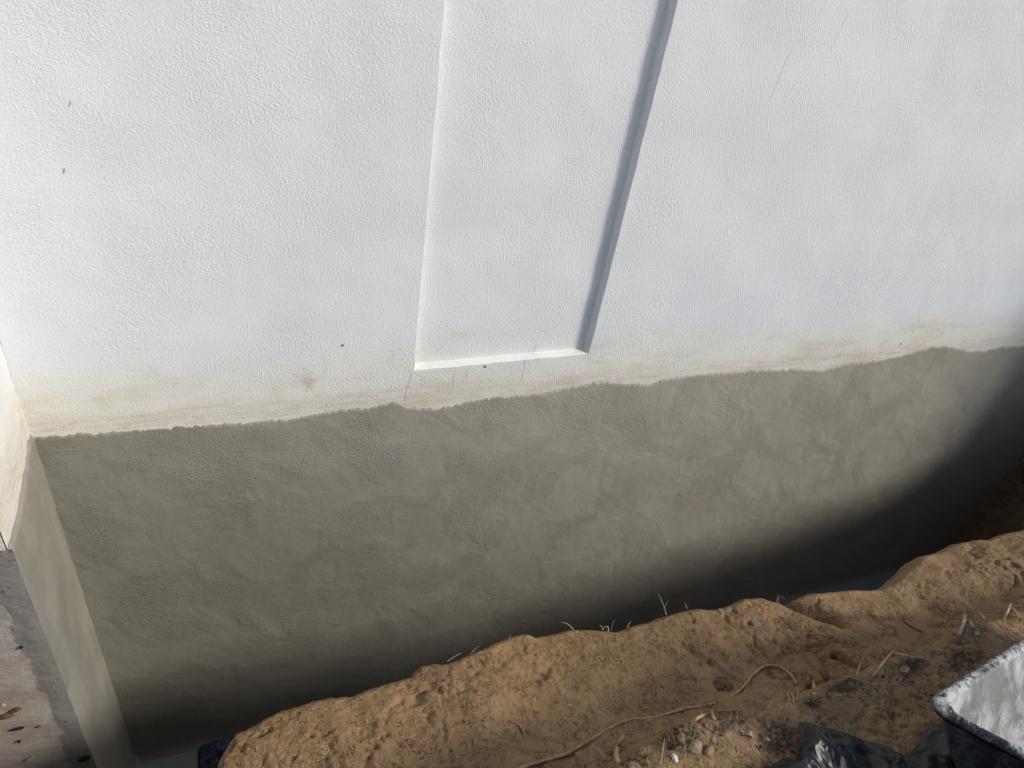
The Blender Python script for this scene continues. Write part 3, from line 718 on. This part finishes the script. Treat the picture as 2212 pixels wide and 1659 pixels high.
# rootlets standing on the trench edge, against the dark wall
def edge_root(px, lab, r=.0011, mat='wood', lifts=None):
    base = Vector(at(px[0][0], px[0][1]+8)); pts = [base]
    dist_ = (base-CAM).length
    for p in px[1:]:
        d_ = pixray(*p); dd = pixray(*px[0]); pts.append(CAM+d_*(dist_/ (1)))
    sp = smooth_path(pts, 4); L = len(sp)
    V, Fc = tube_arrays(sp, [r*.75*(1-.5*i/(L-1)) for i in range(L)], 5)
    tag(mesh('root_hair', V, Fc, M[mat], loc=base), lab, 'root')
edge_root(S4([(1150, 305), (1135, 262), (1120, 225), (1105, 190), (1090, 165)]), 'tall branching dead rootlet standing on the trench edge near the centre', .0014)
edge_root(S4([(1128, 258), (1148, 240), (1160, 215)]), 'side fork of the tall rootlet on the trench edge', .0009)
edge_root(S4([(475, 405), (430, 380), (385, 368)]), 'pale rootlet slanting left off the trench edge', .0014, 'pale')
edge_root(S4([(690, 412), (680, 400), (665, 390)]), 'tiny broken root tip on the trench edge left of the pale hooked one', .0014, 'pale')
edge_root(S4([(730, 420), (725, 403), (710, 400), (693, 412)]), 'small pale hooked root on the trench edge', .002, 'pale')
edge_root(S4([(752, 418), (757, 385), (775, 352)]), 'fine dark hair root rising from the trench edge', .0008)
edge_root(S4([(865, 400), (878, 380), (893, 362)]), 'stubby pale root tip on the trench edge by a dip', .0020, 'pale')
edge_root(S4([(1300, 258), (1290, 240), (1280, 228)]), 'short reddish stub on the highest left hump of the edge', .0024, 'bark')
edge_root(S4([(1945, 210), (1900, 180), (1860, 155), (1832, 135)]), 'grey twig pointing up and left off the trench edge at right of centre', .0014)
edge_root(S4([(1950, 212), (1958, 190), (1960, 165)]), 'small upright twig on the trench edge beside a bowed one', .0016)
edge_root(S4([(1955, 212), (1970, 186), (1990, 188), (2008, 205)]), 'little bowed twig arching over the trench edge', .0013)
edge_root([(1760, 2597), (1790, 2585), (1815, 2572)], 'rootlet fringe lying along the sloping edge left of centre', .0012, 'pale')
edge_root([(1852, 2568), (1875, 2552), (1888, 2543)], 'thin curly hair root on the edge left of centre', .0009)
edge_root([(2005, 2517), (2008, 2503), (2012, 2495)], 'minute pale hair root at the foot of the round edge hump', .0012)
edge_root(S8([(620, 190), (575, 135), (530, 92)]), 'fine rootlet hanging over the dark notch of the trench edge', .0012)
edge_root(S8([(680, 130), (620, 125), (580, 105)]), 'second rootlet in the notch, lying nearly level', .0014)

def tuft(px, py, nb, h, sp, label, seed):
    rr = random.Random(seed); c = Vector(at(px, py)); V = []; Fc = []
    for b in range(nb):
        p = drop(c.x+rr.gauss(0, sp), c.y+rr.gauss(0, sp*.6), -.002)
        if abs(p.z-c.z) > .03: continue
        a = rr.uniform(0, 6.28); ln = h*rr.uniform(.4, 1.1); bend = rr.uniform(.3, 1.3); wd = rr.uniform(.0006, .0013)
        dr = Vector((math.cos(a), math.sin(a), 0)); sd_ = Vector((-math.sin(a), math.cos(a), 0)); n0 = len(V); K = 6
        for k in range(K+1):
            t = k/K; q = p+dr*(ln*bend*t*t*.7)+Vector((0, 0, ln*(t-.35*bend*t*t))); w_ = wd*(1-t*.85)
            V += [q-sd_*w_, q+sd_*w_+Vector((0, 0, .0003))]
        for k in range(K): Fc.append((n0+2*k, n0+2*k+1, n0+2*k+3, n0+2*k+2))
    tag(mesh('grass_tuft', V, Fc, M['grass'], loc=c), label, 'grass')
tuft(2700, 2960, 42, .07, .035, 'thin green and straw grass tuft at the bottom edge, right of the white chip', 1)
tuft(2780, 2880, 34, .035, .03, 'low green weedy tuft on the crest above the bottom grass', 2)
tuft(3215, 2745, 42, .05, .03, 'yellow green grass tuft on the crest below the root loop', 3)
tuft(3080, 2810, 26, .03, .015, 'sparse small tuft left of the yellow green one', 4)
tuft(3420, 2680, 40, .03, .03, 'flattened straw coloured tuft on the crest in line with the clay block', 5)
tuft(3800, 2555, 26, .025, .02, 'few mossy blades on dark soil above the tub corner', 6)
root_thing('straw', 'long dry grass stem arching like a hoop over dark soil', 'grass', S5([(40, 1070), (60, 1030), (100, 1000), (155, 990), (210, 1005), (250, 1035)]), .0015, .0009, M['pale'], [.0, .03, .05, .055, .04, .015], 5)
root_thing('straw', 'dry looped stem beside the pale broken twig', 'grass', S7([(1655, 330), (1650, 295), (1675, 278), (1705, 290), (1728, 325)]), .0012, .0009, M['pale'], [.0, .02, .03, .02, .0], 5)
root_thing('straw', 'upright straw stem at the bottom edge left of the white chip', 'grass', S7([(985, 770), (980, 700), (972, 610)]), .0011, .0007, M['pale'], [.0, .02, .045], 5)

def lump(name, px, py, rx, ry, rz, mat, label, cat, seed, group=None, jag=.3, embed=.35, pos=None):
    c = Vector(at(px, py)) if pos is None else pos
    import bmesh
    bm = bmesh.new(); bmesh.ops.create_icosphere(bm, subdivisions=3, radius=1)
    P = np.array([v.co[:] for v in bm.verts]); dsp = 1+fbm(P, 1.6, 4, .6, seed*3.1)*jag*1.6
    rt = Matrix.Rotation(random.Random(seed).uniform(0, 6.28), 3, 'Z')
    for v, s_ in zip(bm.verts, dsp):
        q = v.co*float(s_); v.co = rt @ Vector((q.x*rx, q.y*ry, q.z*rz))
    me_ = bpy.data.meshes.new(name); bm.to_mesh(me_); bm.free(); me_.materials.append(mat)
    me_.polygons.foreach_set('use_smooth', [True]*len(me_.polygons))
    o = bpy.data.objects.new(name, me_); C.objects.link(o); o.location = c+Vector((0, 0, rz*(1-2*embed)))
    return tag(o, label, cat, group)
lump('stone', 2978, 2455, .028, .024, .005, M['slate'], 'flat blue grey stone pressed into the clay at right of centre', 'stone', 3, jag=.4)
lump('stone', 2838, 2408, .013, .010, .004, M['slate'], 'small grey stone on the clay just below the trench edge', 'stone', 4, jag=.4)
lump('stone', 2682, 2909, .013, .009, .008, M['stone'], 'small rounded tan stone under the dark soil clump', 'stone', 5)
lump('stone', 2735, 2945, .014, .020, .014, M['stone'], 'egg shaped muddy stone left of the green weedy tuft', 'stone', 6, jag=.2)
lump('stone', 2790, 2960, .010, .016, .010, M['stone'], 'narrow muddy stone right of the green weedy tuft', 'stone', 7, jag=.2)
lump('chip', 2655, 2988, .010, .0065, .004, M['chip'], 'white shell like chip on the soil at the bottom edge', 'chip', 8, jag=.5, embed=.1)
def leaf(px, py, s_, rot, label, seed):
    rr = random.Random(seed); V = []; Fc = []; n = 9; c = Vector(at(px, py, .006))
    for i in range(n):
        t = i/(n-1); w_ = s_*.42*math.sin(math.pi*min(1, t*.97+.03))**.8
        for j in (-1, -.5, 0, .5, 1):
            u = (t-.5)*s_*2; v = w_*j*(1+rr.uniform(-.15, .15)); z = .25*abs(j)*w_+.004*math.sin(9*t+seed)
            V.append((c.x+u*math.cos(rot)-v*math.sin(rot), c.y+u*math.sin(rot)+v*math.cos(rot), c.z+z+rr.uniform(0, .001)))
    for i in range(n-1):
        for j in range(4): Fc.append((i*5+j, i*5+j+1, (i+1)*5+j+1, (i+1)*5+j))
    o = mesh('dead_leaf', V, Fc, M['leaf'], loc=c); md = o.modifiers.new('t', 'SOLIDIFY'); md.thickness = .0006
    tag(o, label, 'leaf')
leaf(*S5([(1195, 735)])[0], .020, .1, 'curled pale dead leaf on the crest right of the bent root stalk', 1)
leaf(*S8([(960, 1235)])[0], .014, .5, 'small tan dead leaf tucked in the dark soil above the tub', 2)
leaf(*S7([(1830, 480)])[0], .015, -.7, 'brown dead leaf lying on the crest left of a dark soil patch', 3)
leaf(*S7([(2010, 535)])[0], .011, -.1, 'small pinkish dead leaf under the dark soil patch', 4)
leaf(*S7([(1900, 305)])[0], .008, 1.2, 'tiny folded dead leaf by the arching hoop stem', 5)

# loose crumbs of topsoil along the crest, and clay clods
rr = random.Random(5)
protos = []
for k in range(6):
    o = lump('soil_clod', 2700, 2860, 1, 1, .8, M['soil'] if k < 4 else M['stone'], 'x', 'clod', 40+k, jag=.5, pos=Vector((0, 0, 0)))
    protos.append(o)
def clod(k, p, s_, label, group, first={}):
    src = protos[k]
    if k in first: o = src.copy(); C.objects.link(o)
    else: o = src; first[k] = 1
    o.location = p; o.scale = (s_, s_*rr.uniform(.7, 1.2), s_*.8); o.rotation_euler = (rr.uniform(-.5, .5), rr.uniform(-.5, .5), rr.uniform(0, 6.28))
    tag(o, label, 'clod', group)
spots = [(2690, 2885, .022, 34, 'above the small rounded tan stone'), (2780, 2850, .03, 18, 'beside the short arched root'), (3060, 2920, .035, 34, 'left of the plastic sack'),
         (3330, 2720, .025, 20, 'next to the yellow green grass tuft'), (3560, 2660, .03, 20, 'near the curled dead leaf'), (3800, 2600, .035, 34, 'behind the corner of the mixing tub'), (2480, 2990, .02, 14, 'by the thick curved root stub')]
for px, py, sp, n_, where in spots:
    c = Vector(at(px, py))
    for k in range(n_):
        p = drop(c.x+rr.gauss(0, sp), c.y+rr.gauss(0, sp*.6))
        clod(rr.randrange(4), p, rr.uniform(.0015, .0045), 'one of the dark topsoil crumbs '+where, 'dark topsoil crumbs '+where)
for k in range(60):
    up = k % 2
    p = drop(rr.uniform(.1, 2.4), rr.uniform(-1.6, -1.33) if up else rr.uniform(-1.28, -.84))
    clod(4+rr.randrange(2), p, rr.uniform(.002, .0055), 'small brown clay crumb lying on the ground near the crest' if up else 'small brown clay crumb lying on the damp ledge', 'clay crumbs near the crest' if up else 'clay crumbs on the ledge')
lump('clay_clod', 2850, 2700, .028, .024, .012, M['mud'], 'reddish crumbled clay clod in the middle of the ledge', 'clod', 60, jag=.7)
lump('clay_clod', 3245, 2660, .012, .020, .010, M['mud'], 'dark upright clay clod beside the small puddle', 'clod', 61, jag=.7)

# mud flecks on the raw concrete face
def fleck(px, py, w_, h_, rot, mat, label, cat, seed):
    d_ = pixray(px, py); t = (YO-.008-CAM.y)/d_.y; c = CAM+d_*t
    o = lump('mud_fleck' if cat == 'mud' else 'scrap', 0, 0, w_, .004, h_, mat, label, cat, seed, jag=.7, pos=c)
    o.location = c; o.data.transform(Matrix.Rotation(0, 4, 'Y'))
    o.rotation_euler = (0, rot, 0)
import bmesh
def fleck(px, py, w_, h_, rot, mat, label, cat, seed):
    d_ = pixray(px, py); t = (YO-.010-CAM.y)/d_.y; c = CAM+d_*t
    bm = bmesh.new(); bmesh.ops.create_icosphere(bm, subdivisions=3, radius=1)
    P = np.array([v.co[:] for v in bm.verts]); dsp = 1+fbm(P, 1.3, 4, .6, seed*2.7)*1.1
    for v, s_ in zip(bm.verts, dsp): q = v.co*float(s_); v.co = Vector((q.x*w_, q.y*.005, q.z*h_))
    nm = 'mud_splat' if cat == 'mud' else 'black_scrap'
    me_ = bpy.data.meshes.new(nm); bm.to_mesh(me_); bm.free(); me_.materials.append(mat)
    o = bpy.data.objects.new(nm, me_); C.objects.link(o); o.location = c; o.rotation_euler = (0, rot, 0); tag(o, label, cat)
fleck(60, 2797, .016, .007, -.5, M['mud'], 'upper brown mud splat on the raw concrete at lower left', 'mud', 1)
fleck(20, 2822, .020, .010, -.4, M['mud'], 'large brown mud splat cut by the left edge of the picture', 'mud', 2)
fleck(10, 2778, .008, .008, -.4, M['raw'], 'dull mud smear above the large splat at the left edge', 'mud', 3)
fleck(70, 2870, .016, .0045, 0, M['tar'], 'ragged black scrap stuck to the raw concrete', 'scrap', 4)
fleck(155, 2862, .005, .0035, -.4, M['mud'], 'small dark dot right of the ragged black scrap', 'mud', 5)
fleck(76, 2920, .005, .003, 0, M['tar'], 'tiny black speck below the ragged scrap', 'scrap', 6)
fleck(115, 2990, .018, .005, -.6, M['footing'], 'slanting grey mortar smear near the bottom left', 'mud', 7)
fleck(83, 2550, .005, .004, -.8, M['tar'], 'small curled black scrap high on the raw concrete', 'scrap', 8)
fleck(330, 2990, .016, .018, -.2, M['tar'], 'black crumbly patch at the foot of the concrete arris', 'scrap', 9)

# dead flies / chips on the stucco
def wallspeck(px, py, w_, h_, rot, mat, label, cat, nm):
    d_ = pixray(px, py); t = (.0-.001-CAM.y)/d_.y; c = CAM+d_*t
    bm = bmesh.new(); bmesh.ops.create_icosphere(bm, subdivisions=2, radius=1)
    for v in bm.verts: v.co = Vector((v.co.x*w_, v.co.y*.0015, v.co.z*h_))
    me_ = bpy.data.meshes.new(nm); bm.to_mesh(me_); bm.free(); me_.materials.append(mat)
    o = bpy.data.objects.new(nm, me_); C.objects.link(o); o.location = c; o.rotation_euler = (0, rot, 0); tag(o, label, cat)
wallspeck(1350, 1360, .004, .004, 0, M['mud'], 'brown mud dot on the white wall left of the recessed panel foot', 'mud', 'mud_dot')
wallspeck(1910, 1444, .006, .004, 0, M['mud'], 'small brown mud dot on the sill of the recessed panel', 'mud', 'mud_dot')
wallspeck(275, 408, .0012, .008, .35, M['wood'], 'short dark bristle stuck in the paint at upper left', 'bristle', 'bristle')
wallspeck(252, 672, .0012, .008, .3, M['wood'], 'second short bristle in the paint, lower at left', 'bristle', 'bristle')
wallspeck(3547, 1355, .0025, .008, .4, M['mud'], 'little brown scrap on the stained wall above the grey render at right', 'mud', 'mud_dot')
